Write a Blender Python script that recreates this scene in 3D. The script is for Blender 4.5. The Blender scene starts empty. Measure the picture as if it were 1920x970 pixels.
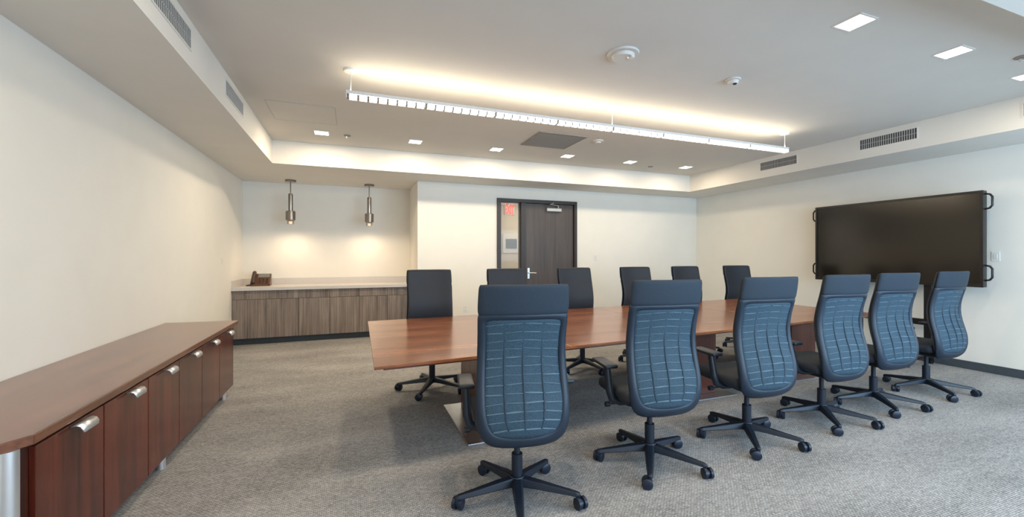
import bpy, math, random
from mathutils import Vector, Matrix
random.seed(4)
scene = bpy.context.scene
COL = scene.collection
try:
    scene.view_settings.view_transform = 'Standard'
    scene.view_settings.look = 'None'
except Exception as e:
    print(e)
pi = math.pi

# ------------------------------------------------------------------ materials
def mk(name):
    m = bpy.data.materials.new(name); m.use_nodes = True
    nt = m.node_tree
    return m, nt, nt.nodes["Principled BSDF"]

def plain(name, col, rough=0.5, metal=0.0, var=0.06, scale=30, bump=0.0, spec=None, coat=0):
    m, nt, b = mk(name)
    tc = nt.nodes.new("ShaderNodeTexCoord")
    n = nt.nodes.new("ShaderNodeTexNoise"); n.inputs["Scale"].default_value = scale
    n.inputs["Detail"].default_value = 4
    nt.links.new(tc.outputs["Object"], n.inputs["Vector"])
    r = nt.nodes.new("ShaderNodeValToRGB")
    r.color_ramp.elements[0].position = 0.3; r.color_ramp.elements[1].position = 0.7
    r.color_ramp.elements[0].color = (*[c*(1-var) for c in col], 1)
    r.color_ramp.elements[1].color = (*[min(1, c*(1+var)) for c in col], 1)
    nt.links.new(n.outputs["Fac"], r.inputs["Fac"])
    nt.links.new(r.outputs["Color"], b.inputs["Base Color"])
    b.inputs["Roughness"].default_value = rough
    b.inputs["Metallic"].default_value = metal
    if spec is not None: b.inputs["Specular IOR Level"].default_value = spec
    if coat: b.inputs["Coat Weight"].default_value = coat
    if bump:
        bp = nt.nodes.new("ShaderNodeBump"); bp.inputs["Strength"].default_value = bump
        bp.inputs["Distance"].default_value = 0.01
        nt.links.new(n.outputs["Fac"], bp.inputs["Height"])
        nt.links.new(bp.outputs["Normal"], b.inputs["Normal"])
    return m

def wood(name, c1, c2, axis='X', rough=0.3, fine=60, coat=0.0, lo=0.38, hi=0.62, along=1.0):
    m, nt, b = mk(name)
    tc = nt.nodes.new("ShaderNodeTexCoord")
    oi = nt.nodes.new("ShaderNodeObjectInfo")
    off = nt.nodes.new("ShaderNodeVectorMath"); off.operation = 'MULTIPLY_ADD'
    cb = nt.nodes.new("ShaderNodeCombineXYZ")
    for k in range(3): nt.links.new(oi.outputs["Random"], cb.inputs[k])
    nt.links.new(cb.outputs[0], off.inputs[0]); off.inputs[1].default_value = (7.3, 11.1, 5.7)
    nt.links.new(tc.outputs["Object"], off.inputs[2])
    mp = nt.nodes.new("ShaderNodeMapping")
    s = {'X': (along, fine, fine), 'Y': (fine, along, fine), 'Z': (fine, fine, along)}[axis]
    mp.inputs["Scale"].default_value = s
    nt.links.new(off.outputs[0], mp.inputs["Vector"])
    n = nt.nodes.new("ShaderNodeTexNoise"); n.inputs["Scale"].default_value = 1.0
    n.inputs["Detail"].default_value = 8; n.inputs["Roughness"].default_value = 0.68
    nt.links.new(mp.outputs["Vector"], n.inputs["Vector"])
    mp2 = nt.nodes.new("ShaderNodeMapping")
    mp2.inputs["Scale"].default_value = {'X': (.6, 4, 4), 'Y': (4, .6, 4), 'Z': (4, 4, .6)}[axis]
    nt.links.new(off.outputs[0], mp2.inputs["Vector"])
    n2 = nt.nodes.new("ShaderNodeTexNoise"); n2.inputs["Scale"].default_value = 1.6
    n2.inputs["Detail"].default_value = 4
    nt.links.new(mp2.outputs["Vector"], n2.inputs["Vector"])
    mx = nt.nodes.new("ShaderNodeMath"); mx.operation = 'MULTIPLY_ADD'
    mx.inputs[1].default_value = 0.6
    nt.links.new(n.outputs["Fac"], mx.inputs[0])
    m2 = nt.nodes.new("ShaderNodeMath"); m2.operation = 'MULTIPLY'; m2.inputs[1].default_value = 0.4
    nt.links.new(n2.outputs["Fac"], m2.inputs[0])
    nt.links.new(m2.outputs[0], mx.inputs[2])
    r = nt.nodes.new("ShaderNodeValToRGB")
    r.color_ramp.elements[0].position = lo; r.color_ramp.elements[1].position = hi
    r.color_ramp.elements[0].color = (*c1, 1); r.color_ramp.elements[1].color = (*c2, 1)
    nt.links.new(mx.outputs[0], r.inputs["Fac"])
    nt.links.new(r.outputs["Color"], b.inputs["Base Color"])
    b.inputs["Roughness"].default_value = rough
    b.inputs["Coat Weight"].default_value = coat
    b.inputs["Coat Roughness"].default_value = 0.16
    return m

def emis(name, col, strength):
    m, nt, b = mk(name)
    b.inputs["Base Color"].default_value = (*col, 1)
    b.inputs["Emission Color"].default_value = (*col, 1)
    b.inputs["Emission Strength"].default_value = strength
    return m

def carpet_mat():
    m, nt, b = mk("carpet_weave")
    tc = nt.nodes.new("ShaderNodeTexCoord")
    def noise(sc, detail, mapping):
        mp = nt.nodes.new("ShaderNodeMapping"); mp.inputs["Scale"].default_value = mapping
        nt.links.new(tc.outputs["Object"], mp.inputs["Vector"])
        n = nt.nodes.new("ShaderNodeTexNoise"); n.inputs["Scale"].default_value = sc
        n.inputs["Detail"].default_value = detail
        nt.links.new(mp.outputs["Vector"], n.inputs["Vector"]); return n
    a = noise(1, 3, (80, 130, 1))
    c = noise(1, 5, (16, 34, 1))
    d = noise(0.9, 6, (1.2, 3.0, 1))
    w = nt.nodes.new("ShaderNodeTexBrick")
    w.inputs["Scale"].default_value = 1.0
    w.inputs["Color1"].default_value = (1, 1, 1, 1); w.inputs["Color2"].default_value = (0.5, 0.5, 0.5, 1)
    w.inputs["Mortar"].default_value = (0.15, 0.15, 0.15, 1)
    w.inputs["Brick Width"].default_value = 0.022; w.inputs["Row Height"].default_value = 0.011
    w.inputs["Mortar Size"].default_value = 0.002
    nt.links.new(tc.outputs["Object"], w.inputs["Vector"])
    def mul(x, k, add=None):
        n = nt.nodes.new("ShaderNodeMath"); n.operation = 'MULTIPLY_ADD'
        nt.links.new(x, n.inputs[0]); n.inputs[1].default_value = k
        if add is None: n.inputs[2].default_value = 0
        else: nt.links.new(add, n.inputs[2])
        return n.outputs[0]
    s = mul(a.outputs["Fac"], 0.40)
    s = mul(c.outputs["Fac"], 0.14, s)
    s = mul(d.outputs["Fac"], 0.22, s)
    s = mul(w.outputs["Color"], 0.24, s)
    r = nt.nodes.new("ShaderNodeValToRGB")
    r.color_ramp.elements[0].position = 0.38; r.color_ramp.elements[1].position = 0.68
    r.color_ramp.elements[0].color = (0.155, 0.152, 0.150, 1)
    r.color_ramp.elements[1].color = (0.58, 0.565, 0.55, 1)
    nt.links.new(s, r.inputs["Fac"])
    nt.links.new(r.outputs["Color"], b.inputs["Base Color"])
    b.inputs["Roughness"].default_value = 0.95
    b.inputs["Specular IOR Level"].default_value = 0.1
    bp = nt.nodes.new("ShaderNodeBump"); bp.inputs["Strength"].default_value = 0.35
    bp.inputs["Distance"].default_value = 0.004
    nt.links.new(s, bp.inputs["Height"]); nt.links.new(bp.outputs["Normal"], b.inputs["Normal"])
    return m

M = {}
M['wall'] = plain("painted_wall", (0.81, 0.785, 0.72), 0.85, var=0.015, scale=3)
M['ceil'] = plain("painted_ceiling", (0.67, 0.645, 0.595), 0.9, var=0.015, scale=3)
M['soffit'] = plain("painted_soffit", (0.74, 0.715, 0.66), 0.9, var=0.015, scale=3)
M['carpet'] = carpet_mat()
M['tabletop'] = wood("cherry_tabletop", (0.13, 0.036, 0.012), (0.41, 0.148, 0.055), 'X', 0.26, 45, 0.35, 0.39, 0.61)
M['tableedge'] = wood("cherry_pedestal", (0.07, 0.016, 0.008), (0.16, 0.04, 0.02), 'Z', 0.35, 40, 0.2)
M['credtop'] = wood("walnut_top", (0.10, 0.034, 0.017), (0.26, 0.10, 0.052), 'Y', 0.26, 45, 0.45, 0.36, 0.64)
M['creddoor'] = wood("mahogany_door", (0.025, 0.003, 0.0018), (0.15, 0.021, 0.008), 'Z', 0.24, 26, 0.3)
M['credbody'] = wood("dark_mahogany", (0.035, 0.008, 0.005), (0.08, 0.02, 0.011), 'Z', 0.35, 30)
M['laminate'] = wood("grey_brown_laminate", (0.085, 0.066, 0.056), (0.35, 0.285, 0.243), 'Z', 0.5, 55, 0, 0.36, 0.64)
M['doorwood'] = wood("dark_door_wood", (0.050, 0.039, 0.034), (0.090, 0.070, 0.060), 'Z', 0.45, 45)
M['frame'] = plain("espresso_frame", (0.03, 0.022, 0.019), 0.45)
M['cabcarcass'] = plain("shadowed_carcass", (0.07, 0.056, 0.048), 0.6)
M['quartz'] = plain("light_quartz", (0.61, 0.58, 0.55), 0.3, var=0.08, scale=120)
M['steel'] = plain("brushed_steel", (0.62, 0.62, 0.63), 0.35, 1.0)
M['chrome'] = plain("antique_nickel", (0.30, 0.26, 0.22), 0.2, 1.0, var=0.01)
M['satin'] = plain("satin_aluminium", (0.80, 0.82, 0.85), 0.35, 0.85, var=0.01)
M['closer'] = plain("grey_closer_cover", (0.42, 0.42, 0.42), 0.4, 0.5, var=0.01)
M['pull'] = plain("dull_nickel_pull", (0.42, 0.40, 0.37), 0.4, 0.8, var=0.01)
M['white'] = plain("white_enamel", (0.78, 0.77, 0.74), 0.4, var=0.01)
M['detector'] = plain("aged_white_plastic", (0.64, 0.625, 0.59), 0.5, var=0.01)
M['housing'] = plain("pendant_white_housing", (0.60, 0.59, 0.575), 0.5, var=0.01)
M['blade'] = plain("louver_blade", (0.10, 0.095, 0.085), 0.5, var=0.01)
M['offwhite'] = plain("white_plastic", (0.72, 0.70, 0.66), 0.4, var=0.01)
M['seam'] = plain("panel_seam_shadow", (0.42, 0.40, 0.365), 0.9, var=0.02)
M['dark'] = plain("dark_void", (0.02, 0.02, 0.02), 0.8)
M['grillevoid'] = plain("grille_void", (0.055, 0.055, 0.052), 0.8)
M['slat'] = plain("grey_slat", (0.50, 0.49, 0.47), 0.6, var=0.01)
M['greymetal'] = plain("grey_perforated", (0.29, 0.27, 0.245), 0.7, var=0.1, scale=200)
M['base'] = plain("charcoal_baseboard", (0.05, 0.062, 0.075), 0.6)
M['plastic'] = plain("navy_black_plastic", (0.007, 0.014, 0.027), 0.42)
M['chairframe'] = plain("daylight_blue_frame", (0.009, 0.021, 0.040), 0.48, var=0.05)  # blue daylight cast is put into this and the other bluish chair colours
M['chairhead'] = plain("daylight_blue_headrest_fabric", (0.012, 0.025, 0.043), 0.7, var=0.2, scale=240, bump=0.2)
M['chairmesh'] = plain("daylight_blue_knit", (0.027, 0.062, 0.094), 0.7, var=0.35, scale=160, bump=0.3)  # blue-grey of daylight on the mesh, held in the base colour
M['chairrib'] = plain("daylight_blue_pale_rib", (0.085, 0.145, 0.19), 0.4, var=0.25, scale=14)
M['chairgroove'] = plain("daylight_blue_dark_groove", (0.012, 0.030, 0.052), 0.6, var=0.05)
M['chairfab'] = plain("charcoal_upholstery", (0.019, 0.022, 0.029), 0.6, var=0.15, scale=200, bump=0.15)
M['seatfab'] = plain("daylight_blue_seat_fabric", (0.011, 0.018, 0.030), 0.75, var=0.15, scale=200, bump=0.15)
M['wheel'] = plain("wheel_rubber", (0.007, 0.014, 0.030), 0.4)
M['screen'] = plain("dark_screen_glass", (0.010, 0.007, 0.004), 0.16, var=0.05, spec=0.6)
M['tvblack'] = plain("gloss_black_bezel", (0.008, 0.008, 0.009), 0.3)
M['phone'] = plain("brown_plastic", (0.10, 0.046, 0.026), 0.35)
M['phonedark'] = plain("dark_brown_plastic", (0.045, 0.023, 0.015), 0.35)
M['phonelcd'] = plain("phone_display", (0.20, 0.21, 0.2), 0.2)
M['cell'] = emis("lit_lens", (1.0, 0.95, 0.85), 3.4)
M['down'] = emis("downlight_lens", (1.0, 0.95, 0.87), 12.0)
M['bulb'] = emis("lamp_bulb", (1.0, 0.78, 0.52), 1.8)
M['red'] = emis("exit_red", (1.0, 0.03, 0.01), 0.9)
M['corr'] = plain("corridor_paint", (0.68, 0.61, 0.50), 0.8, var=0.02, scale=3)
M['sign'] = plain("dark_grey_sign", (0.06, 0.065, 0.075), 0.4)
gm, gnt, gb = mk("clear_glass")
gb.inputs["Base Color"].default_value = (0.9, 0.95, 0.95, 1); gb.inputs["Roughness"].default_value = 0.02
gb.inputs["Alpha"].default_value = 0.1
M['glass'] = gm
sg, snt, sb = mk("smoked_glass")
sb.inputs["Base Color"].default_value = (0.4, 0.3, 0.2, 1); sb.inputs["Roughness"].default_value = 0.1
sb.inputs["Alpha"].default_value = 0.6
M['smoke'] = sg

# ------------------------------------------------------------------ geometry
class G:
    def __init__(s): s.v = []; s.f = []
    def add(s, vs, fs):
        o = len(s.v); s.v += [tuple(p) for p in vs]; s.f += [tuple(i+o for i in f) for f in fs]; return s
    def box(s, x0, x1, y0, y1, z0, z1):
        vs = [(x0,y0,z0),(x1,y0,z0),(x1,y1,z0),(x0,y1,z0),(x0,y0,z1),(x1,y0,z1),(x1,y1,z1),(x0,y1,z1)]
        return s.add(vs, [(0,3,2,1),(4,5,6,7),(0,1,5,4),(1,2,6,5),(2,3,7,6),(3,0,4,7)])
    def prism(s, poly, z0, z1):
        n = len(poly)
        vs = [(p[0],p[1],z0) for p in poly] + [(p[0],p[1],z1) for p in poly]
        fs = [tuple(range(n-1,-1,-1)), tuple(range(n,2*n))]
        fs += [(i,(i+1)%n,(i+1)%n+n,i+n) for i in range(n)]
        return s.add(vs, fs)
    def comb(s, teeth, y0, y1, zb, zm, zt):
        """one connected piece: a thin spine zm..zt with teeth (x0,x1) hanging down to zb"""
        poly = [(teeth[0][0], zt)]
        for a, b in teeth:
            poly += [(a, zm), (a, zb), (b, zb), (b, zm)]
        poly.append((teeth[-1][1], zt))
        # drop the duplicate columns at both ends
        poly = [poly[0]] + poly[2:-2] + [poly[-1]]
        n = len(poly)
        vs = [(x, y0, z) for x, z in poly] + [(x, y1, z) for x, z in poly]
        fs = [tuple(range(n)), tuple(range(2*n-1, n-1, -1))]
        fs += [(i, i+n, (i+1) % n+n, (i+1) % n) for i in range(n)]
        return s.add(vs, fs)
    def sweep(s, pts, radii, n=10, flat=1.0):
        pts = [Vector(p) for p in pts]
        if not isinstance(radii, (list, tuple)): radii = [radii]*len(pts)
        vs = []; fs = []
        t0 = (pts[1]-pts[0]).normalized()
        up = Vector((0,0,1)) if abs(t0.z) < 0.9 else Vector((1,0,0))
        for i, p in enumerate(pts):
            if i == 0: t = pts[1]-pts[0]
            elif i == len(pts)-1: t = pts[-1]-pts[-2]
            else: t = (pts[i+1]-pts[i]).normalized() + (pts[i]-pts[i-1]).normalized()
            t.normalize()
            a = up.cross(t)
            if a.length < 1e-4: a = Vector((0,1,0)).cross(t)
            a.normalize(); b = t.cross(a).normalized(); up = b
            for k in range(n):
                q = 2*pi*k/n
                vs.append(p + a*math.cos(q)*radii[i] + b*math.sin(q)*radii[i]*flat)
        for i in range(len(pts)-1):
            for k in range(n):
                k2 = (k+1) % n
                fs.append((i*n+k, i*n+k2, (i+1)*n+k2, (i+1)*n+k))
        fs.append(tuple(range(n-1,-1,-1))); fs.append(tuple((len(pts)-1)*n+k for k in range(n)))
        return s.add(vs, fs)
    def cyl(s, p0, p1, r0, r1=None, n=20):
        return s.sweep([p0, p1], [r0, r0 if r1 is None else r1], n)

def make(name, g, mat, parent=None, origin=(0,0,0), bevel=0, seg=2, smooth=None, solid=0, sub=0, merge=False):
    o3 = Vector(origin)
    me = bpy.data.meshes.new(name)
    me.from_pydata([tuple(Vector(p)-o3) for p in g.v], [], g.f)
    me.validate(); me.update()
    import bmesh
    bm = bmesh.new(); bm.from_mesh(me)
    if merge: bmesh.ops.remove_doubles(bm, verts=bm.verts, dist=1e-5)
    bmesh.ops.recalc_face_normals(bm, faces=bm.faces)
    bm.to_mesh(me); bm.free()
    me.materials.append(M[mat] if isinstance(mat, str) else mat)
    ob = bpy.data.objects.new(name, me); COL.objects.link(ob)
    ob['_w'] = list(o3)
    if parent is not None:
        ob.parent = parent
        ob.location = o3 - Vector(parent['_w'])
    else:
        ob.location = o3
    if solid:
        md = ob.modifiers.new("solid", 'SOLIDIFY'); md.thickness = solid; md.offset = 0
    if bevel:
        md = ob.modifiers.new("bevel", 'BEVEL'); md.width = bevel; md.segments = seg; md.limit_method = 'ANGLE'
        md.angle_limit = math.radians(40)
    if sub:
        md = ob.modifiers.new("sub", 'SUBSURF'); md.levels = sub; md.render_levels = sub
    if smooth is None: smooth = bool(sub)
    if smooth:
        for p in me.polygons: p.use_smooth = True
    return ob

def smooth_angle(ob, deg=40):
    me = ob.data
    for p in me.polygons: p.use_smooth = True
    try: me.set_sharp_from_angle(angle=math.radians(deg))
    except Exception: pass

def empty(name, loc, parent=None):
    e = bpy.data.objects.new(name, None); COL.objects.link(e)
    e.empty_display_size = 0.1
    e['_w'] = list(loc)
    if parent is None: e.location = loc
    else:
        e.parent = parent; e.location = Vector(loc) - Vector(parent['_w'])
    return e

def tag(o, label, cat, group=None):
    o['label'] = label; o['category'] = cat
    if group: o['group'] = group
    return o

def struct(o): o['kind'] = 'structure'; return o

def dup(o, parent=None):
    c = o.copy(); COL.objects.link(c)
    if parent is not None: c.parent = parent
    for ch in o.children: dup(ch, c)
    return c

def light(name, kind, loc, power, col, rot=(0,0,0), parent=None, **kw):
    l = bpy.data.lights.new(name, kind); l.energy = power; l.color = col
    for k, v in kw.items(): setattr(l, k, v)
    o = bpy.data.objects.new(name, l); COL.objects.link(o)
    o['_w'] = list(loc)
    if parent is not None:
        o.parent = parent; o.location = Vector(loc) - Vector(parent['_w'])
    else: o.location = loc
    o.rotation_euler = rot
    return o

# ------------------------------------------------------------------ room
XL, XR, YB, YA, YF = -1.75, 7.16, 7.33, 8.39, -1.7
ZS, ZC = 2.69, 3.01
struct(make("floor", G().box(XL-0.1, XR+0.1, YF-0.1, 9.3, -0.1, 0), 'carpet'))
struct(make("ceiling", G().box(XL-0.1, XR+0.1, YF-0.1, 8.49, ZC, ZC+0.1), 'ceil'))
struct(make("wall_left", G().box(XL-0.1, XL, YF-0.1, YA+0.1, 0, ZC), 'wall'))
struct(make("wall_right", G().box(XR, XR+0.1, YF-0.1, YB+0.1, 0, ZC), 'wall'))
DX0, DX1, DZ = 2.48, 4.135, 2.47
g = G().box(1.05, DX0, YB, YB+0.12, 0, ZC).box(DX1, XR, YB, YB+0.12, 0, ZC).box(DX0, DX1, YB, YB+0.12, DZ, ZC)
g.box(1.05, 1.17, YB+0.12, YA, 0, ZC)
struct(make("wall_back", g, 'wall'))
struct(make("wall_alcove", G().box(XL, 1.17, YA, YA+0.1, 0, ZC), 'wall'))
wins = [(-1.2, 0.9), (1.2, 3.9), (4.2, 6.9)]
g = G(); xs = [XL]
for a, b in wins: xs += [a, b]
xs.append(XR)
for i in range(0, len(xs), 2): g.box(xs[i], xs[i+1], YF-0.12, YF, 0, ZC)
for a, b in wins: g.box(a, b, YF-0.12, YF, 0, 0.45); g.box(a, b, YF-0.12, YF, 2.55, ZC)
struct(make("wall_front", g, 'wall'))
for i, (a, b) in enumerate(wins):
    g = G().box(a, a+0.05, YF-0.1, YF-0.03, 0.45, 2.55).box(b-0.05, b, YF-0.1, YF-0.03, 0.45, 2.55)
    g.box(a, b, YF-0.1, YF-0.03, 0.45, 0.50).box(a, b, YF-0.1, YF-0.03, 2.50, 2.55)
    mid = (a+b)/2; g.box(mid-0.025, mid+0.025, YF-0.1, YF-0.03, 0.5, 2.5)
    struct(make("window_%d" % (i+1), g, 'satin'))
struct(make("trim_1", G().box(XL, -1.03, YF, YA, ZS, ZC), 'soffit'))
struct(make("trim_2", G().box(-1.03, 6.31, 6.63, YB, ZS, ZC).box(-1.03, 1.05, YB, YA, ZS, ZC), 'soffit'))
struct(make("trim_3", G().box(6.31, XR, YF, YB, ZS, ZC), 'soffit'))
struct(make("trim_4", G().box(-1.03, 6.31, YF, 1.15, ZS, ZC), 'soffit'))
struct(make("baseboard_right", G().box(XR-0.012, XR, YF, YB, 0, 0.10), 'base'))
struct(make("baseboard_left", G().box(XL, XL+0.012, YF, 7.6, 0, 0.10), 'base'))
struct(make("baseboard_back", G().box(1.05, DX0, YB-0.012, YB, 0, 0.10).box(DX1, XR-0.012, YB-0.012, YB, 0, 0.10), 'base'))
struct(make("wall_corridor", G().box(1.17, 6.5, 9.1, 9.2, 0, ZC).box(6.5, 6.6, YB+0.12, 9.2, 0, ZC), 'corr'))
struct(make("trim_5", G().box(1.17, 6.5, YB+0.12, 9.1, 2.75, 2.85), 'soffit'))

# door
door = struct(empty("door_1", (3.5, YB, 0)))
g = G()
y0, y1 = YB-0.03, YB+0.13
g.box(DX0, DX0+0.075, y0, y1, 0, DZ).box(DX1-0.06, DX1, y0, y1, 0, DZ).box(DX0+0.075, DX1-0.06, y0, y1, DZ-0.065, DZ)
g.box(2.95, 3.04, y0, y1, 0, DZ-0.065)
g.box(DX0+0.075, 2.95, y0, y1, 0, 0.12)
make("door_frame", g, 'frame', door, (3.3, YB, 0), bevel=0.004)
make("sidelight_glass", G().box(DX0+0.075, 2.95, YB+0.05, YB+0.056, 0.12, DZ-0.065), 'glass', door, (2.75, YB, 0.1))
leaf = make("door_leaf", G().box(3.045, DX1-0.065, YB+0.02, YB+0.065, 0.01, DZ-0.07), 'doorwood', door, (3.5, YB+0.04, 0), bevel=0.002)
g = G().box(3.095, 3.135, YB+0.008, YB+0.02, 0.98, 1.18)
g.cyl((3.115, YB+0.02, 1.09), (3.115, YB-0.045, 1.09), 0.012)
g.sweep([(3.115, YB-0.045, 1.09), (3.17, YB-0.045, 1.09), (3.25, YB-0.04, 1.085)], 0.011)
smooth_angle(make("door_handle", g, 'satin', leaf, (3.115, YB, 1.09)))
g = G().box(3.48, 3.79, YB-0.04, YB+0.02, 2.26, 2.325)
make("door_closer", g, 'closer', leaf, (3.6, YB, 2.3), bevel=0.008)
g = G().sweep([(3.72, YB-0.03, 2.325), (3.72, YB-0.03, 2.375), (3.50, YB-0.12, 2.38), (3.62, YB-0.03, 2.42)], 0.012)
smooth_angle(make("closer_arm", g, 'closer', leaf, (3.6, YB, 2.35)))

def text_mesh(name, txt, size, mat, extrude=0.002):
    cu = bpy.data.curves.new(name+"_c", 'FONT'); cu.body = txt; cu.size = size; cu.extrude = extrude
    cu.align_x = 'CENTER'; cu.align_y = 'CENTER'
    try: cu.offset = size*0.035
    except Exception: pass
    t = bpy.data.objects.new(name+"_t", cu); COL.objects.link(t)
    bpy.context.view_layer.update()
    me = bpy.data.meshes.new_from_object(t)
    bpy.data.objects.remove(t)
    me.materials.clear(); me.materials.append(M[mat])
    o = bpy.data.objects.new(name, me); COL.objects.link(o); o['_w'] = [0,0,0]
    return o
ex = tag(empty("exit_sign", (3.08, 8.3, 2.26)), "white ceiling-hung sign with red EXIT letters", "exit sign")
make("sign_panel", G().box(2.93, 3.23, 8.29, 8.31, 2.26, 2.48), 'closer', ex, (3.08, 8.3, 2.26), bevel=0.004)
make("hanger", G().cyl((3.08, 8.3, 2.48), (3.08, 8.3, 2.75), 0.01), 'white', ex, (3.08, 8.3, 2.48))
t = text_mesh("lettering", "EXIT", 0.17, 'red'); t.parent = ex
t.rotation_euler = (pi/2, 0, 0); t.location = (0, -0.014, 0.11); t.scale = (0.78, 1.55, 1)
ex.rotation_euler = (0, 0, math.radians(25))
ws = tag(empty("wall_sign", (3.42, 9.1, 1.6)), "dark grey sign on a white corridor panel", "sign")
make("sign_backing", G().box(3.22, 3.62, 9.08, 9.1, 1.48, 1.92), 'white', ws, (3.42, 9.1, 1.6))
make("sign_face", G().box(3.29, 3.56, 9.07, 9.08, 1.58, 1.80), 'sign', ws, (3.42, 9.1, 1.6))
light("corridor_light", 'AREA', (3.9, 8.0, 2.73), 26, (1, 0.86, 0.66), size=1.0)

# ------------------------------------------------------------------ vents
def vent_x(xface, sgn, ya, yb, label, z0=2.80, z1=2.95):
    ym = (ya+yb)/2
    v = tag(empty("air_vent", (xface, ym, z0)), label, "air vent", "supply grilles on the soffit")
    o = (xface, ym, z0)
    def xr(a, b): return (min(xface+sgn*a, xface+sgn*b), max(xface+sgn*a, xface+sgn*b))
    a, b = xr(0.0, 0.001)
    make("vent_back", G().box(a, b, ya+0.01, yb-0.01, z0+0.01, z1-0.01), 'grillevoid', v, o)
    a, b = xr(0.0, 0.006); g = G()
    g.box(a, b, ya, yb, z0, z0+0.012).box(a, b, ya, yb, z1-0.012, z1).box(a, b, ya, ya+0.014, z0+0.012, z1-0.012).box(a, b, yb-0.014, yb, z0+0.012, z1-0.012)
    make("vent_frame", g, 'offwhite', v, o)
    a, b = xr(0.001, 0.004); g = G(); n = 25
    for i in range(1, n):
        y = ya+0.014+(yb-ya-0.028)*i/n
        g.box(a, b, y-0.0035, y+0.0035, z0+0.012, z1-0.012)
    zc = (z0+z1)/2; g.box(a, b, ya+0.014, yb-0.014, zc-0.002, zc+0.002)
    make("vent_slats", g, 'slat', v, o)
for ya, yb in [(2.83, 3.48), (4.30, 4.96)]:
    vent_x(-1.03, 1, ya, yb, "white slatted air vent in the soffit side")
for ya, yb in [(1.52, 2.16), (2.99, 3.62), (4.45, 5.08)]:
    vent_x(6.31, -1, ya, yb, "white slatted air vent in the soffit side", 2.80, 2.95)

v = tag(empty("return_grille", (2.6, 5.28, ZC)), "grey perforated square return air grille in ceiling", "air vent")
o = (2.6, 5.28, ZC)
g = G().box(2.26, 2.96, 4.94, 4.97, ZC-0.012, ZC).box(2.26, 2.96, 5.59, 5.62, ZC-0.012, ZC).box(2.26, 2.29, 4.97, 5.59, ZC-0.012, ZC).box(2.93, 2.96, 4.97, 5.59, ZC-0.012, ZC)
make("grille_frame", g, 'greymetal', v, o)
g = G()
for i in range(30):
    y = 4.98+0.0206*i; g.box(2.29, 2.93, y, y+0.011, ZC-0.010, ZC-0.004)
g.box(2.29, 2.93, 4.97, 5.59, ZC-0.003, ZC)
make("grille_face", g, 'greymetal', v, o)
g = G()
xa, xb, ya, yb = -0.84, -0.17, 4.95, 5.60; w = 0.004
g.box(xa, xb, ya, ya+w, ZC-0.003, ZC).box(xa, xb, yb-w, yb, ZC-0.003, ZC).box(xa, xa+w, ya+w, yb-w, ZC-0.003, ZC).box(xb-w, xb, ya+w, yb-w, ZC-0.003, ZC)
ap = tag(empty("access_panel", ((xa+xb)/2, (ya+yb)/2, ZC)), "flush painted ceiling access panel with thin seam", "access panel")
make("panel_seam", g, 'seam', ap, ((xa+xb)/2, (ya+yb)/2, ZC))
make("panel_face", G().box(xa+w, xb-w, ya+w, yb-w, ZC-0.002, ZC), 'ceil', ap, ((xa+xb)/2, (ya+yb)/2, ZC))

def disc_thing(name, label, cat, x, y, parts):
    e = tag(empty(name, (x, y, ZC)), label, cat)
    for pn, mt, r0, r1, za, zb in parts:
        ob = make(pn, G().cyl((x, y, ZC-za), (x, y, ZC-zb), r0, r1, 32), mt, e, (x, y, ZC-za), bevel=0.003)
        smooth_angle(ob)
    return e
e = disc_thing("smoke_detector", "large round white smoke detector on ceiling", "smoke detector", 2.01, 2.82,
    [("mount_plate", 'detector', 0.125, 0.122, 0.0, 0.016), ("sensor_body", 'detector', 0.09, 0.08, 0.016, 0.042)])
make("strobe_lens", G().cyl((2.05, 2.77, ZC-0.042), (2.05, 2.77, ZC-0.052), 0.03, 0.022, 20), 'satin', e, (2.05, 2.77, ZC-0.05))
e = disc_thing("motion_sensor", "small white dome motion sensor on ceiling", "sensor", 3.24, 2.88,
    [("mount_plate", 'detector', 0.065, 0.065, 0.0, 0.016), ("sensor_body", 'detector', 0.05, 0.04, 0.016, 0.045)])
make("sensor_lens", G().cyl((3.24, 2.86, ZC-0.045), (3.24, 2.86, ZC-0.053), 0.018, 0.014, 16), 'dark', e, (3.24, 2.86, ZC-0.05))
disc_thing("ceiling_sensor", "small round white ceiling sensor near the grille", "sensor", 3.2, 5.07,
    [("mount_plate", 'detector', 0.075, 0.07, 0.0, 0.016), ("sensor_body", 'detector', 0.045, 0.035, 0.016, 0.038)])
for x, y in [(-0.06, 6.03), (5.0, 6.2), (5.05, 1.73)]:
    e = disc_thing("fire_sprinkler", "small recessed metal fire sprinkler in ceiling", "sprinkler", x, y,
        [("escutcheon", 'greymetal', 0.045, 0.04, 0.0, 0.01), ("sprinkler_head", 'steel', 0.014, 0.014, 0.01, 0.035)])
    e['group'] = "ceiling sprinklers"

# ------------------------------------------------------------------ downlights
def downlight(x, y, p=15):
    e = tag(empty("recessed_downlight", (x, y, ZC)), "square white recessed ceiling downlight, switched on", "ceiling light", "square recessed downlights")
    o = (x, y, ZC); h = 0.093; k = 0.080; g = G()
    g.box(x-h, x+h, y-h, y-k, ZC-0.006, ZC).box(x-h, x+h, y+k, y+h, ZC-0.006, ZC).box(x-h, x-k, y-k, y+k, ZC-0.006, ZC).box(x+k, x+h, y-k, y+k, ZC-0.006, ZC)
    make("light_trim", g, 'white', e, o)
    make("light_lens", G().box(x-k, x+k, y-k, y+k, ZC-0.005, ZC-0.001), 'down', e, o)
    light("downlight_lamp", 'AREA', (x, y, ZC-0.007), p, (1, 0.81, 0.57), parent=e, size=0.155)
for i in range(6): downlight(-0.37+1.2*i, 6.02, 21 if i < 3 else 13)
for i in range(6): downlight(-0.37+1.2*i, 1.88, 15 if i < 2 else 9)

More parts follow.
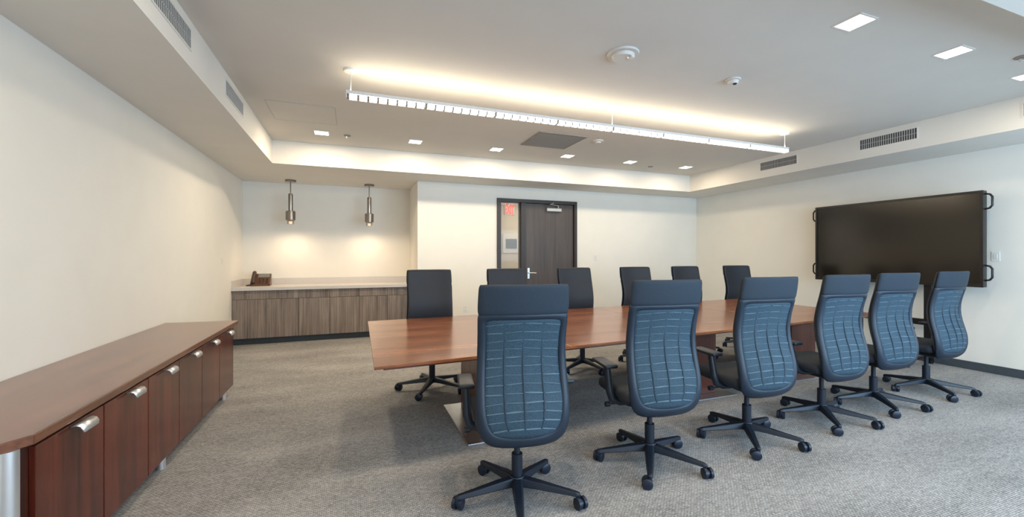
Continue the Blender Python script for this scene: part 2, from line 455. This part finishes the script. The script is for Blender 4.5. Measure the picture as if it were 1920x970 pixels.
# ------------------------------------------------------------------ linear pendant
PX0, PX1, PY = -0.04, 5.32, 3.9
PZ = 2.757
lp = tag(empty("linear_pendant_light", ((PX0+PX1)/2, PY, PZ)), "long white suspended linear light with lit louver cells", "pendant light")
g = G().box(PX0, PX1, PY-0.030, PY+0.030, PZ+0.038, PZ+0.066)
g.box(PX0-0.008, PX0, PY-0.032, PY+0.032, PZ-0.001, PZ+0.068).box(PX1, PX1+0.008, PY-0.032, PY+0.032, PZ-0.001, PZ+0.068)
make("housing", g, 'housing', lp, lp['_w'])
sec = (PX1-PX0)/8
for s in range(8):
    a = PX0+s*sec+0.010; c = (sec-0.012)/8
    lens = [(a+k*c+0.009, a+(k+1)*c-0.011) for k in range(8)]
    make("louver_lens", G().comb(lens, PY-0.027, PY+0.027, PZ+0.002, PZ+0.0374, PZ+0.0378), 'cell', lp, (a, PY, PZ))
    blades = [(a+k*c-0.007, a+k*c+0.003) for k in range(8)]
    make("louver_blades", G().comb(blades, PY-0.022, PY+0.022, PZ+0.006, PZ+0.0366, PZ+0.0370), 'blade', lp, (a, PY, PZ))
for x in (PX0+0.03, 2.64, PX1-0.03):
    make("suspension_cable", G().cyl((x, PY, PZ+0.066), (x, PY, ZC-0.015), 0.004, n=8), 'satin', lp, (x, PY, PZ+0.085))
    smooth_angle(make("ceiling_canopy", G().cyl((x, PY, ZC-0.018), (x, PY, ZC), 0.055, 0.06, 28), 'white', lp, (x, PY, ZC)))
for k in range(4):
    xm = PX0+(k+0.5)*(PX1-PX0)/4
    for s_ in (-1, 1):
        light("uplight", 'AREA', (xm, PY+s_*0.018, PZ+0.084), 3.5, (1, 0.86, 0.64), rot=(pi-s_*math.radians(-72), 0, 0), parent=lp, shape='RECTANGLE', size=1.30, size_y=0.03)

# ------------------------------------------------------------------ alcove pendants
def small_pendant(x, y):
    e = tag(empty("pendant_lamp", (x, y, 1.93)), "slim polished metal cylinder pendant lamp, lit", "pendant lamp", "pendant lamps above the counter")
    smooth_angle(make("canopy", G().cyl((x, y, ZS), (x, y, ZS-0.035), 0.085, 0.085, 28), 'chrome', e, (x, y, ZS)))
    smooth_angle(make("rod", G().cyl((x, y, ZS-0.035), (x, y, 2.46), 0.009), 'chrome', e, (x, y, 2.46)))
    smooth_angle(make("tube", G().sweep([(x, y, 2.46), (x, y, 2.45), (x, y, 2.16), (x, y, 2.15)], [0.030, 0.036, 0.036, 0.034], 24), 'chrome', e, (x, y, 2.15)), 30)
    smooth_angle(make("lamp_shade", G().sweep([(x, y, 2.165), (x, y, 2.160), (x, y, 2.015), (x, y, 2.01)], [0.070, 0.076, 0.076, 0.072], 28), 'chrome', e, (x, y, 2.0)), 30)
    smooth_angle(make("glass_diffuser", G().cyl((x, y, 2.01), (x, y, 1.945), 0.058, 0.05, 24), 'smoke', e, (x, y, 1.93)))
    smooth_angle(make("bulb", G().cyl((x, y, 1.99), (x, y, 1.95), 0.028, 0.024, 16), 'bulb', e, (x, y, 1.93)))
    light("pendant_bulb", 'SPOT', (x, y, 1.93), 19, (1, 0.73, 0.48), parent=e, spot_size=math.radians(165), spot_blend=1.0, shadow_soft_size=0.025)
small_pendant(-0.97, 8.0); small_pendant(0.29, 8.0)

# ------------------------------------------------------------------ base cabinets & worktop
CF = 7.70
for i in range(6):
    xa = -1.745+0.4655*i; xb = xa+0.4645; xm = (xa+xb)/2
    e = tag(empty("base_cabinet", (xm, CF, 0)), "grey-brown wood-grain base cabinet with drawer over door", "cabinet", "base cabinets under the worktop")
    o = (xm, CF, 0)
    make("cabinet_body", G().box(xa, xb, CF+0.002, YA-0.01, 0.10, 0.858), 'cabcarcass', e, o)
    make("toe_kick", G().box(xa, xb, CF+0.06, YA-0.02, 0.0, 0.10), 'base', e, o)
    dr = make("drawer", G().box(xa+0.0022, xb-0.0022, CF-0.018, CF+0.001, 0.7212, 0.856), 'laminate', e, (xm, CF, 0.79), bevel=0.001)
    dd = make("cabinet_door", G().box(xa+0.0022, xb-0.0022, CF-0.018, CF+0.001, 0.105, 0.7160), 'laminate', e, (xm, CF, 0.4), bevel=0.001)
    yh = CF-0.038
    g = G().sweep([(xm-0.045, CF-0.018, 0.80), (xm-0.045, yh, 0.80), (xm+0.045, yh, 0.80), (xm+0.045, CF-0.018, 0.80)], 0.004, 8)
    smooth_angle(make("handle", g, 'pull', dr, (xm, CF, 0.80)), 50)
    xh = xb-0.035 if i % 2 == 0 else xa+0.035
    g = G().sweep([(xh, CF-0.018, 0.685), (xh, yh, 0.685), (xh, yh, 0.595), (xh, CF-0.018, 0.595)], 0.004, 8)
    smooth_angle(make("handle", g, 'pull', dd, (xh, CF, 0.63)), 50)
wt = tag(empty("worktop", (-0.35, 8.0, 0.86)), "pale quartz worktop with low backsplash on base cabinets", "countertop")
make("counter_slab", G().box(XL, 1.05, 7.64, YA, 0.860, 0.912), 'quartz', wt, (-0.35, 8.0, 0.86), bevel=0.003)
g = G().box(XL, 1.05, YA-0.02, YA, 0.912, 1.02).box(XL, XL+0.02, 7.66, YA-0.02, 0.912, 1.02)
make("backsplash", g, 'quartz', wt, (-0.35, 8.0, 0.912), bevel=0.002)

ph = tag(empty("desk_phone", (-1.42, 8.05, 0.913)), "dark brown office desk phone with handset on worktop", "telephone")
def wedge(x0, x1, y0, y1, z, h0, h1):
    return G().add([(x0,y0,z),(x1,y0,z),(x1,y1,z),(x0,y1,z),(x0,y0,z+h0),(x1,y0,z+h0),(x1,y1,z+h1),(x0,y1,z+h1)],
        [(0,3,2,1),(4,5,6,7),(0,1,5,4),(1,2,6,5),(2,3,7,6),(3,0,4,7)])
o = (-1.42, 8.05, 0.913)
make("phone_base", wedge(-1.56, -1.27, 7.97, 8.13, 0.913, 0.03, 0.20), 'phone', ph, o, bevel=0.008)
def on_slope(f): return 7.97+0.16*f, 0.913+0.03+0.17*f
ya_, za_ = on_slope(0.60); yb_, zb_ = on_slope(0.93)
make("phone_display", G().add([(-1.46,ya_-0.004,za_+0.004),(-1.29,ya_-0.004,za_+0.004),(-1.29,yb_-0.004,zb_+0.004),(-1.46,yb_-0.004,zb_+0.004)], [(0,1,2,3)]), 'phonelcd', ph, o, solid=0.004)
g = G()
for r in range(4):
    for c in range(3):
        y_, z_ = on_slope(0.10+0.12*r); x_ = -1.44+0.05*c
        g.box(x_, x_+0.032, y_-0.008, y_+0.006, z_-0.004, z_+0.006)
make("keypad", g, 'phonedark', ph, o)
g = G()
pts = [(-1.515, on_slope(f)[0]-0.02-0.02*math.sin(pi*f), on_slope(f)[1]+0.02+0.02*math.sin(pi*f)) for f in (0, .12, .3, .5, .7, .88, 1)]
g.sweep(pts, [0.028, 0.032, 0.024, 0.022, 0.024, 0.032, 0.028], 14)
smooth_angle(make("handset", g, 'phonedark', ph, o), 60)
g = G().sweep([(-1.53, 7.96, 0.925), (-1.60, 7.93, 0.922), (-1.63, 8.05, 0.922), (-1.56, 8.12, 0.93)], 0.006, 8)
make("phone_cord", g, 'plastic', ph, o)

def plate(name, label, cat, x, y, z, axis, sgn, toggles=1):
    e = tag(empty(name, (x, y, z)), label, cat)
    if axis == 'y':
        make("cover_plate", G().box(x-0.036, x+0.036, y-0.006, y, z-0.057, z+0.057), 'white', e, (x, y, z), bevel=0.002)
        for k in range(toggles):
            zz = z if toggles == 1 else z-0.022+0.044*k
            make("rocker" if toggles == 1 else "socket", G().box(x-0.016, x+0.016, y-0.010, y-0.006, zz-(0.032 if toggles == 1 else 0.014), zz+(0.032 if toggles == 1 else 0.014)), 'offwhite', e, (x, y, zz), bevel=0.001)
    else:
        a, b = sorted((x, x+sgn*0.006)); c, d = sorted((x+sgn*0.006, x+sgn*0.010))
        make("cover_plate", G().box(a, b, y-0.036, y+0.036, z-0.057, z+0.057), 'white', e, (x, y, z), bevel=0.002)
        make("rocker", G().box(c, d, y-0.016, y+0.016, z-0.032, z+0.032), 'offwhite', e, (x, y, z), bevel=0.001)
plate("light_switch", "white rocker light switch near the alcove counter", "light switch", XL, 7.15, 1.33, 'x', 1)
plate("light_switch", "white rocker light switch beside the door", "light switch", 4.57, YB, 1.37, 'y', 1)
plate("wall_outlet", "white wall outlet low on the wall by the door", "outlet", 1.89, YB, 0.47, 'y', 1, 2)
plate("wall_control", "white wall plate beside the large display", "wall plate", XR, 2.66, 1.40, 'x', -1)

# ------------------------------------------------------------------ credenza
cr = tag(empty("credenza", (-1.43, 3.6, 0)), "long reddish wood credenza with six doors along the wall", "credenza")
o = (-1.43, 3.6, 0)
poly = [(-1.745, 5.17), (-1.108, 5.12), (-1.108, 2.105), (-1.40, 1.76), (-1.745, 1.76)]
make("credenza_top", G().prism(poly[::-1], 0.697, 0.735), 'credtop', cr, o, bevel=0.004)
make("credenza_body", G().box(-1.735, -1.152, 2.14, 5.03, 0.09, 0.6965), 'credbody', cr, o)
W6 = (5.03-2.15)/6
for i in range(6):
    ya = 2.15+W6*i; yb = ya+W6; ym = (ya+yb)/2
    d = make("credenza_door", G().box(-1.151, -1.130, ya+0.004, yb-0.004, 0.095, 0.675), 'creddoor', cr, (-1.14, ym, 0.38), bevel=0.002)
    yh = ym+0.04; prof = [(-1.130, 0.665), (-1.112, 0.668), (-1.098, 0.662), (-1.090, 0.648), (-1.088, 0.634)]
    g = G(); n = len(prof)
    vs = [(x, yh-0.062+0.008*(j==n-1), z) for j, (x, z) in enumerate(prof)] + [(x, yh+0.062-0.008*(j==n-1), z) for j, (x, z) in enumerate(prof)]
    g.add(vs, [(j, j+1, n+j+1, n+j) for j in range(n-1)])
    make("handle", g, 'satin', d, (-1.13, yh, 0.66), solid=0.006, smooth=True)
for y in (2.075, 3.42, 4.86):
    if y < 2.1: g = G().cyl((-1.165, y, 0), (-1.165, y, 0.697), 0.030, n=28)
    else: g = G().cyl((-1.175, y, 0), (-1.175, y, 0.0895), 0.024, n=24)
    smooth_angle(make("leg", g, 'satin', cr, (-1.17, y, 0)))
for y in (3.42, 4.86):
    smooth_angle(make("leg", G().cyl((-1.68, y, 0), (-1.68, y, 0.0895), 0.024, n=24), 'satin', cr, (-1.68, y, 0)))

# ------------------------------------------------------------------ conference table
tb = tag(empty("conference_table", (2.9, 3.75, 0)), "long cherry wood conference table on steel-footed pedestals", "table")
o = (2.9, 3.75, 0)
c = [(0.124, 2.64), (5.62, 3.03), (5.66, 4.90), (0.15, 4.52)]
def lerp2(a, b, t): return (a[0]+(b[0]-a[0])*t, a[1]+(b[1]-a[1])*t)
for i in range(4):
    t0, t1 = i/4, (i+1)/4
    e = 0.0012
    poly = [lerp2(c[0], c[1], t0+(e/5 if i else 0)), lerp2(c[0], c[1], t1), lerp2(c[3], c[2], t1), lerp2(c[3], c[2], t0+(e/5 if i else 0))]
    make("table_top", G().prism(poly, 0.722, 0.742), 'tabletop', tb, (2.9, 3.75, 0.7), bevel=0.002)
cc = [(0.18, 2.70), (5.56, 3.085), (5.60, 4.84), (0.20, 4.46)]
make("table_underside", G().prism(cc, 0.700, 0.7215), 'tableedge', tb, o)
for px in (1.14, 3.28, 4.95):
    ym = 3.40+0.07*px
    g = G().box(px-0.20, px+0.20, ym-0.33, ym+0.33, 0.012, 0.6995)
    make("pedestal", g, 'tableedge', tb, (px, ym, 0), bevel=0.004)
    g = G().box(px-0.34, px+0.34, ym-0.46, ym+0.44, 0.0, 0.0118)
    make("foot_plate", g, 'steel', tb, (px, ym, 0), bevel=0.002)

# ------------------------------------------------------------------ display on cart
tv = tag(empty("display_screen", (6.98, 3.62, 0)), "large black wall-side display on a wheeled black stand", "display")
TY0, TY1, TZ0, TZ1 = 2.665, 4.575, 1.035, 2.175
make("housing", G().box(6.91, 6.985, TY0, TY1, TZ0, TZ1), 'tvblack', tv, (6.94, 3.62, 1.6), bevel=0.008)
g = G(); w = 0.028
g.box(6.895, 6.9095, TY0, TY1, TZ0, TZ0+w*1.4).box(6.895, 6.9095, TY0, TY1, TZ1-w, TZ1).box(6.895, 6.9095, TY0, TY0+w, TZ0+w*1.4, TZ1-w).box(6.895, 6.9095, TY1-w, TY1, TZ0+w*1.4, TZ1-w)
make("bezel", g, 'tvblack', tv, (6.9, 3.62, 1.6))
make("screen", G().box(6.903, 6.9095, TY0+w, TY1-w, TZ0+w*1.4, TZ1-w), 'screen', tv, (6.9, 3.62, 1.6))
for yy, sg_ in ((TY0, -1), (TY1, 1)):
    for za, zb in ((TZ0+0.08, TZ0+0.26), (TZ1-0.22, TZ1-0.04)):
        g = G().sweep([(6.94, yy, za), (6.94, yy+sg_*0.04, za+0.01), (6.94, yy+sg_*0.06, za+0.04), (6.94, yy+sg_*0.06, zb-0.04), (6.94, yy+sg_*0.04, zb-0.01), (6.94, yy, zb)], 0.011, 10)
        smooth_angle(make("side_handle", g, 'tvblack', tv, (6.94, yy, za)), 60)
for yy in (3.22, 4.02):
    make("stand_column", G().box(6.99, 7.04, yy-0.04, yy+0.04, 0.13, 1.9), 'tvblack', tv, (7.01, yy, 0.1), bevel=0.005)
    b = make("stand_foot", G().box(6.50, 7.10, yy-0.035, yy+0.035, 0.08, 0.13), 'tvblack', tv, (6.8, yy, 0.1), bevel=0.01)
    for xx in (6.55, 7.06):
        g = G().cyl((xx, yy-0.02, 0.04), (xx, yy+0.02, 0.04), 0.04, n=20).box(xx-0.015, xx+0.015, yy-0.024, yy+0.024, 0.04, 0.082)
        smooth_angle(make("caster", g, 'tvblack', b, (xx, yy, 0.04)))
make("stand_crossbar", G().box(6.995, 7.035, 3.26, 3.98, 0.5, 0.58), 'tvblack', tv, (7.01, 3.6, 0.5), bevel=0.005)

# ------------------------------------------------------------------ office chair
def crom(tab, x):
    if x <= tab[0][0]: return tab[0][1]
    if x >= tab[-1][0]: return tab[-1][1]
    for i in range(len(tab)-1):
        if tab[i][0] <= x <= tab[i+1][0]: break
    p1, p2 = tab[i], tab[i+1]
    p0 = tab[i-1] if i else p1; p3 = tab[i+2] if i+2 < len(tab) else p2
    h = p2[0]-p1[0]; t = (x-p1[0])/h
    m1 = (p2[1]-p0[1])/max(1e-6, p2[0]-p0[0])*h; m2 = (p3[1]-p1[1])/max(1e-6, p3[0]-p1[0])*h
    return (2*t**3-3*t**2+1)*p1[1]+(t**3-2*t**2+t)*m1+(-2*t**3+3*t**2)*p2[1]+(t**3-t**2)*m2
YC = [(0.365, -0.165), (0.395, -0.205), (0.44, -0.232), (0.52, -0.248), (0.62, -0.240), (0.74, -0.205), (0.86, -0.187), (0.98, -0.205), (1.10, -0.240), (1.20, -0.258), (1.27, -0.266)]
def ys(x, z, off=0): return crom(YC, z)+0.65*x*x+off
OUT = [(0, .366), (.09, .368), (.150, .378), (.196, .401), (.230, .44), (.247, .50), (.253, .57), (.253, .64), (.248, .74), (.242, .86), (.241, .97), (.243, 1.05), (.244, 1.088), (.238, 1.100), (.14, 1.102), (.07, 1.102), (0, 1.102)]
INN = [(0, .446), (.07, .447), (.122, .454), (.158, .468), (.184, .497), (.200, .545), (.207, .60), (.208, .66), (.205, .74), (.201, .86), (.200, .95), (.203, 1.01), (.205, 1.040), (.198, 1.060), (.13, 1.066), (.07, 1.066), (0, 1.066)]
INW = sorted([(z, x) for x, z in INN[1:14]])
OUW = sorted([(z, x) for x, z in OUT[1:14]])

def build_chair():
    root = empty("office_chair", (0, 0, 0))
    def loop(L):
        return L + [(-x, z) for x, z in L[-2:0:-1]]
    lo, li = loop(OUT), loop(INN); n = len(lo); vs = []; fs = []
    R = [0, .12, .35, .65, .88, 1.0]
    for f in R:
        for (x0, z0), (x1, z1) in zip(lo, li):
            x = x0+(x1-x0)*f; z = z0+(z1-z0)*f
            vs.append((x, ys(x, z, 0.010-0.018*math.sin(pi*f)**0.6 if 0 < f < 1 else 0.010), z))
    for r in range(len(R)-1):
        for k in range(n):
            fs.append((r*n+k, r*n+(k+1) % n, (r+1)*n+(k+1) % n, (r+1)*n+k))
    make("backrest_frame", G().add(vs, fs), 'chairframe', root, (0, -0.22, 0.45), solid=0.012, sub=1)
    nz_, nx = 26, 14; vs = []; fs = []
    for i in range(nz_+1):
        z = .440+(1.074-.440)*i/nz_
        w = crom(INW, min(max(z, .4475), 1.059))+0.012
        if z < .4475: w = 0.09
        for j in range(nx+1):
            x = -w+2*w*j/nx
            vs.append((x, ys(x, z, 0.002), z))
    for i in range(nz_):
        for j in range(nx):
            a = i*(nx+1)+j; fs.append((a, a+1, a+nx+2, a+nx+1))
    make("mesh_panel", G().add(vs, fs), 'chairmesh', root, (0, -0.22, 0.5), solid=0.006, smooth=True)
    # ribs: broken pale horizontal segments over dark continuous spines
    g = G(); g2 = G(); rows = 13; rnd = random.Random(11)
    zr = [0.480+(1.030-0.480)*i/(rows-1) for i in range(rows)]
    def zc_(z, x, w): return z+0.016*(1-(x/w)**2)
    for i, z in enumerate(zr):
        w = crom(INW, z)+0.001
        cuts = (-1, -.52, -0.02, .50, 1)
        for a0, a1 in zip(cuts[:-1], cuts[1:]):
            r_ = rnd.choice((0.0026, 0.0036, 0.0048, 0.0054)) if z < 0.85 else rnd.choice((0.0022, 0.0032, 0.0040))  # thicker pale ribs lower down stand in for reflections on the mesh
            dz = rnd.uniform(-0.003, 0.003)
            e0, e1 = a0+rnd.uniform(0.01, 0.04), a1-rnd.uniform(0.01, 0.04)
            pts = []
            for j in range(5):
                x = w*(e0+(e1-e0)*j/4)
                zz = zc_(z, x, w)+dz*(j-2)/2
                pts.append((x, ys(x, zz, -0.0018), zz))
            g.sweep(pts, [r_*0.7, r_, r_, r_, r_*0.7], 6)
    for a in (-0.52, -0.02, 0.50):
        pts = []
        for k in range(24):
            z = zr[0]+(zr[-1]-zr[0])*k/23; w = crom(INW, z); x = a*w
            pts.append((x, ys(x, z, -0.001), zc_(z, x, w)))
        g2.sweep(pts, 0.0030, 6)
    smooth_angle(make("mesh_ribs", g, 'chairrib', root, (0, -0.22, 0.5)), 60)
    smooth_angle(make("mesh_spines", g2, 'chairgroove', root, (0, -0.22, 0.5)), 60)
    def pad(z0, z1, hw, yoff, th, nz_, nx, corner, pw=8):
        g = G(); vs = []; fs = []
        def pt(i, j, side):
            b = -1+2*i/nz_; a = -1+2*j/nx
            a = math.sin(a*pi/2); b = math.sin(b*pi/2)
            bz = b*(1-corner*abs(a)**8*0.5)
            z = (z0+z1)/2+(z1-z0)/2*bz
            x = a*hw(z)*(1-corner*abs(b)**8*0.5)
            h = th/2*math.sqrt(max(0, 1-abs(a)**pw))*math.sqrt(max(0, 1-abs(b)**pw))
            return (x, ys(x, z, yoff+side*h), z)
        for side in (-1, 1):
            for i in range(nz_+1):
                for j in range(nx+1): vs.append(pt(i, j, side))
        N = (nz_+1)*(nx+1)
        for s_ in (0, N):
            for i in range(nz_):
                for j in range(nx):
                    a = s_+i*(nx+1)+j; fs.append((a, a+1, a+nx+2, a+nx+1))
        return g.add(vs, fs)
    hwh = lambda z: crom([(1.09, .247), (1.14, .247), (1.20, .245), (1.28, .241)], z)
    make("headrest", pad(1.088, 1.254, hwh, 0.002, 0.030, 16, 20, 0.06, 14), 'chairhead', root, (0, -0.25, 1.18), merge=True, smooth=True)
    make("back_cushion", pad(0.46, 1.251, lambda z: crom(OUW, min(z, 1.08))-0.006, 0.030, 0.030, 34, 20, 0.05, 14), 'chairfab', root, (0, -0.22, 0.8), merge=True, smooth=True)
    make("seat", G().box(-0.25, 0.25, -0.165, 0.31, 0.435, 0.515), 'seatfab', root, (0, 0.06, 0.45), bevel=0.038, seg=5, smooth=True)
    g = G().box(-0.10, 0.10, -0.15, 0.14, 0.375, 0.434)
    mech = make("seat_mechanism", g, 'plastic', root, (0, 0, 0.4), bevel=0.015)
    for s_ in (-1, 1):
        g = G().sweep([(s_*0.09, 0.03, 0.40), (s_*0.268, 0.05, 0.395), (s_*0.27, 0.05, 0.395), (s_*0.30, 0.05, 0.395)], [0.006, 0.006, 0.018, 0.018], 14)
        smooth_angle(make("adjustment_lever", g, 'plastic', mech, (s_*0.09, 0.03, 0.4)))
        g = G().sweep([(s_*0.10, 0.0, 0.415), (s_*0.22, 0.0, 0.42), (s_*0.275, 0.0, 0.445), (s_*0.288, 0.01, 0.50), (s_*0.292, 0.04, 0.655)], [0.02, 0.022, 0.026, 0.026, 0.022], 12, 1.0)
        arm = make("armrest", g, 'plastic', root, (s_*0.28, 0.0, 0.45)); smooth_angle(arm, 60)
        make("arm_pad", G().box(s_*0.292-0.045, s_*0.292+0.045, -0.04, 0.20, 0.655, 0.683), 'plastic', arm, (s_*0.292, 0.07, 0.66), bevel=0.012, seg=3, smooth=True)
    g = G().sweep([(0, 0, 0.10), (0, 0, 0.26), (0, 0, 0.261), (0, 0, 0.376)], [0.032, 0.032, 0.018, 0.018], 20)
    smooth_angle(make("gas_column", g, 'plastic', root, (0, 0, 0.1)))
    g = G().cyl((0, 0, 0.075), (0, 0, 0.135), 0.052, 0.042, 24)
    for k in range(5):
        a = math.radians(16+72*k); d = Vector((math.cos(a), math.sin(a), 0)); p = Vector((-d.y, d.x, 0))
        vs = []
        for r, hw, zt, zb in ((0.02, .034, .130, .080), (0.12, .031, .118, .078), (0.24, .025, .100, .070), (0.345, .019, .086, .062), (0.365, .012, .080, .066)):
            for sx, z in ((-1, zb), (1, zb), (0.7, zt), (-0.7, zt)):
                vs.append(d*r+p*hw*sx+Vector((0, 0, z)))
        fs = [(0, 3, 2, 1), (16, 17, 18, 19)]
        for q in range(4):
            for m_ in range(4):
                fs.append((q*4+m_, q*4+(m_+1) % 4, q*4+4+(m_+1) % 4, q*4+4+m_))
        g.add(vs, fs)
    base = make("star_base", g, 'plastic', root, (0, 0, 0), bevel=0.006)
    for k in range(5):
        a = math.radians(16+72*k); cpos = Vector((math.cos(a)*0.355, math.sin(a)*0.355, 0))
        th = a+1.1+0.7*k; ax = Vector((math.cos(th), math.sin(th), 0)); fw = Vector((-ax.y, ax.x, 0))
        cc_ = cpos+fw*0.018; g = G(); z = Vector((0, 0, 0.033))
        for s_ in (-1, 1):
            g.sweep([cc_+z+ax*s_*0.007, cc_+z+ax*s_*0.010, cc_+z+ax*s_*0.027, cc_+z+ax*s_*0.031], [0.026, 0.033, 0.033, 0.026], 20)
        g.cyl(cc_+z-ax*0.008, cc_+z+ax*0.008, 0.022)
        g.cyl(cpos+Vector((0, 0, 0.04)), cpos+Vector((0, 0, 0.072)), 0.012)
        smooth_angle(make("caster", g, 'wheel', base, tuple(cpos)), 35)
    return root
proto = build_chair()
# x, y of hub, chair heading, world phase offset of the star base
near = [(0.895, 2.28, -11, 20), (1.90, 2.365, -9, 0), (2.84, 2.40, -6, 0), (3.785, 2.46, -5, 0), (4.62, 2.53, -6, 3), (5.60, 2.59, -2, 6)]
far = [(0.80, 4.72, 178, 10), (1.73, 4.80, 180, 30), (2.69, 4.87, 180, 50), (3.70, 4.95, 178, 14), (4.65, 5.02, 178, 40), (5.77, 5.10, 172, 5)]
first = True
def place(x, y, rot, brot, label, group):
    global first
    if first: r = proto; first = False
    else: r = dup(proto)
    r.location = (x, y, 0); r.rotation_euler = (0, 0, math.radians(rot))
    tag(r, label, "chair", group)
    for ch in r.children:
        if ch.name.startswith("star_base"): ch.rotation_euler = (0, 0, math.radians(brot-rot))
for x, y, rr, br in near:
    place(x, y, rr, br, "high-back swivel chair, ribbed mesh back coloured blue-grey as by daylight, facing the windows", "swivel chairs around the conference table")
for x, y, rr, br in far:
    a = math.radians(rr)
    bx, by = 0.25*math.sin(a), -0.25*math.cos(a)   # offset from hub to back
    place(x-bx, y-by, rr, br, "high-back swivel chair, smooth black upholstered front toward the table", "swivel chairs around the conference table")

# ------------------------------------------------------------------ daylight
for (a, b), p, col in zip(wins, (24, 145, 215), ((1.0, 0.95, 0.88), (0.60, 0.80, 1.0), (0.50, 0.75, 1.0))):
    light("window_daylight", 'AREA', ((a+b)/2, YF-0.13, 1.5), p, col, rot=(pi/2, 0, 0), shape='RECTANGLE', size=b-a, size_y=2.1)
w = bpy.data.worlds.new("sky"); scene.world = w; w.use_nodes = True
w.node_tree.nodes["Background"].inputs[0].default_value = (0.5, 0.7, 1, 1)
w.node_tree.nodes["Background"].inputs[1].default_value = 0.6

for ob in bpy.data.objects:
    if '_w' in ob: del ob['_w']

# ------------------------------------------------------------------ camera
cd = bpy.data.cameras.new("camera"); cam = bpy.data.objects.new("camera", cd); COL.objects.link(cam)
cd.sensor_width = 36; cd.lens = 792/1920*36; cd.shift_y = -4/1920; cd.clip_start = 0.05
cam.location = (0, 0, 1.4); cam.rotation_euler = (pi/2, 0, math.radians(-20.75))
scene.camera = cam
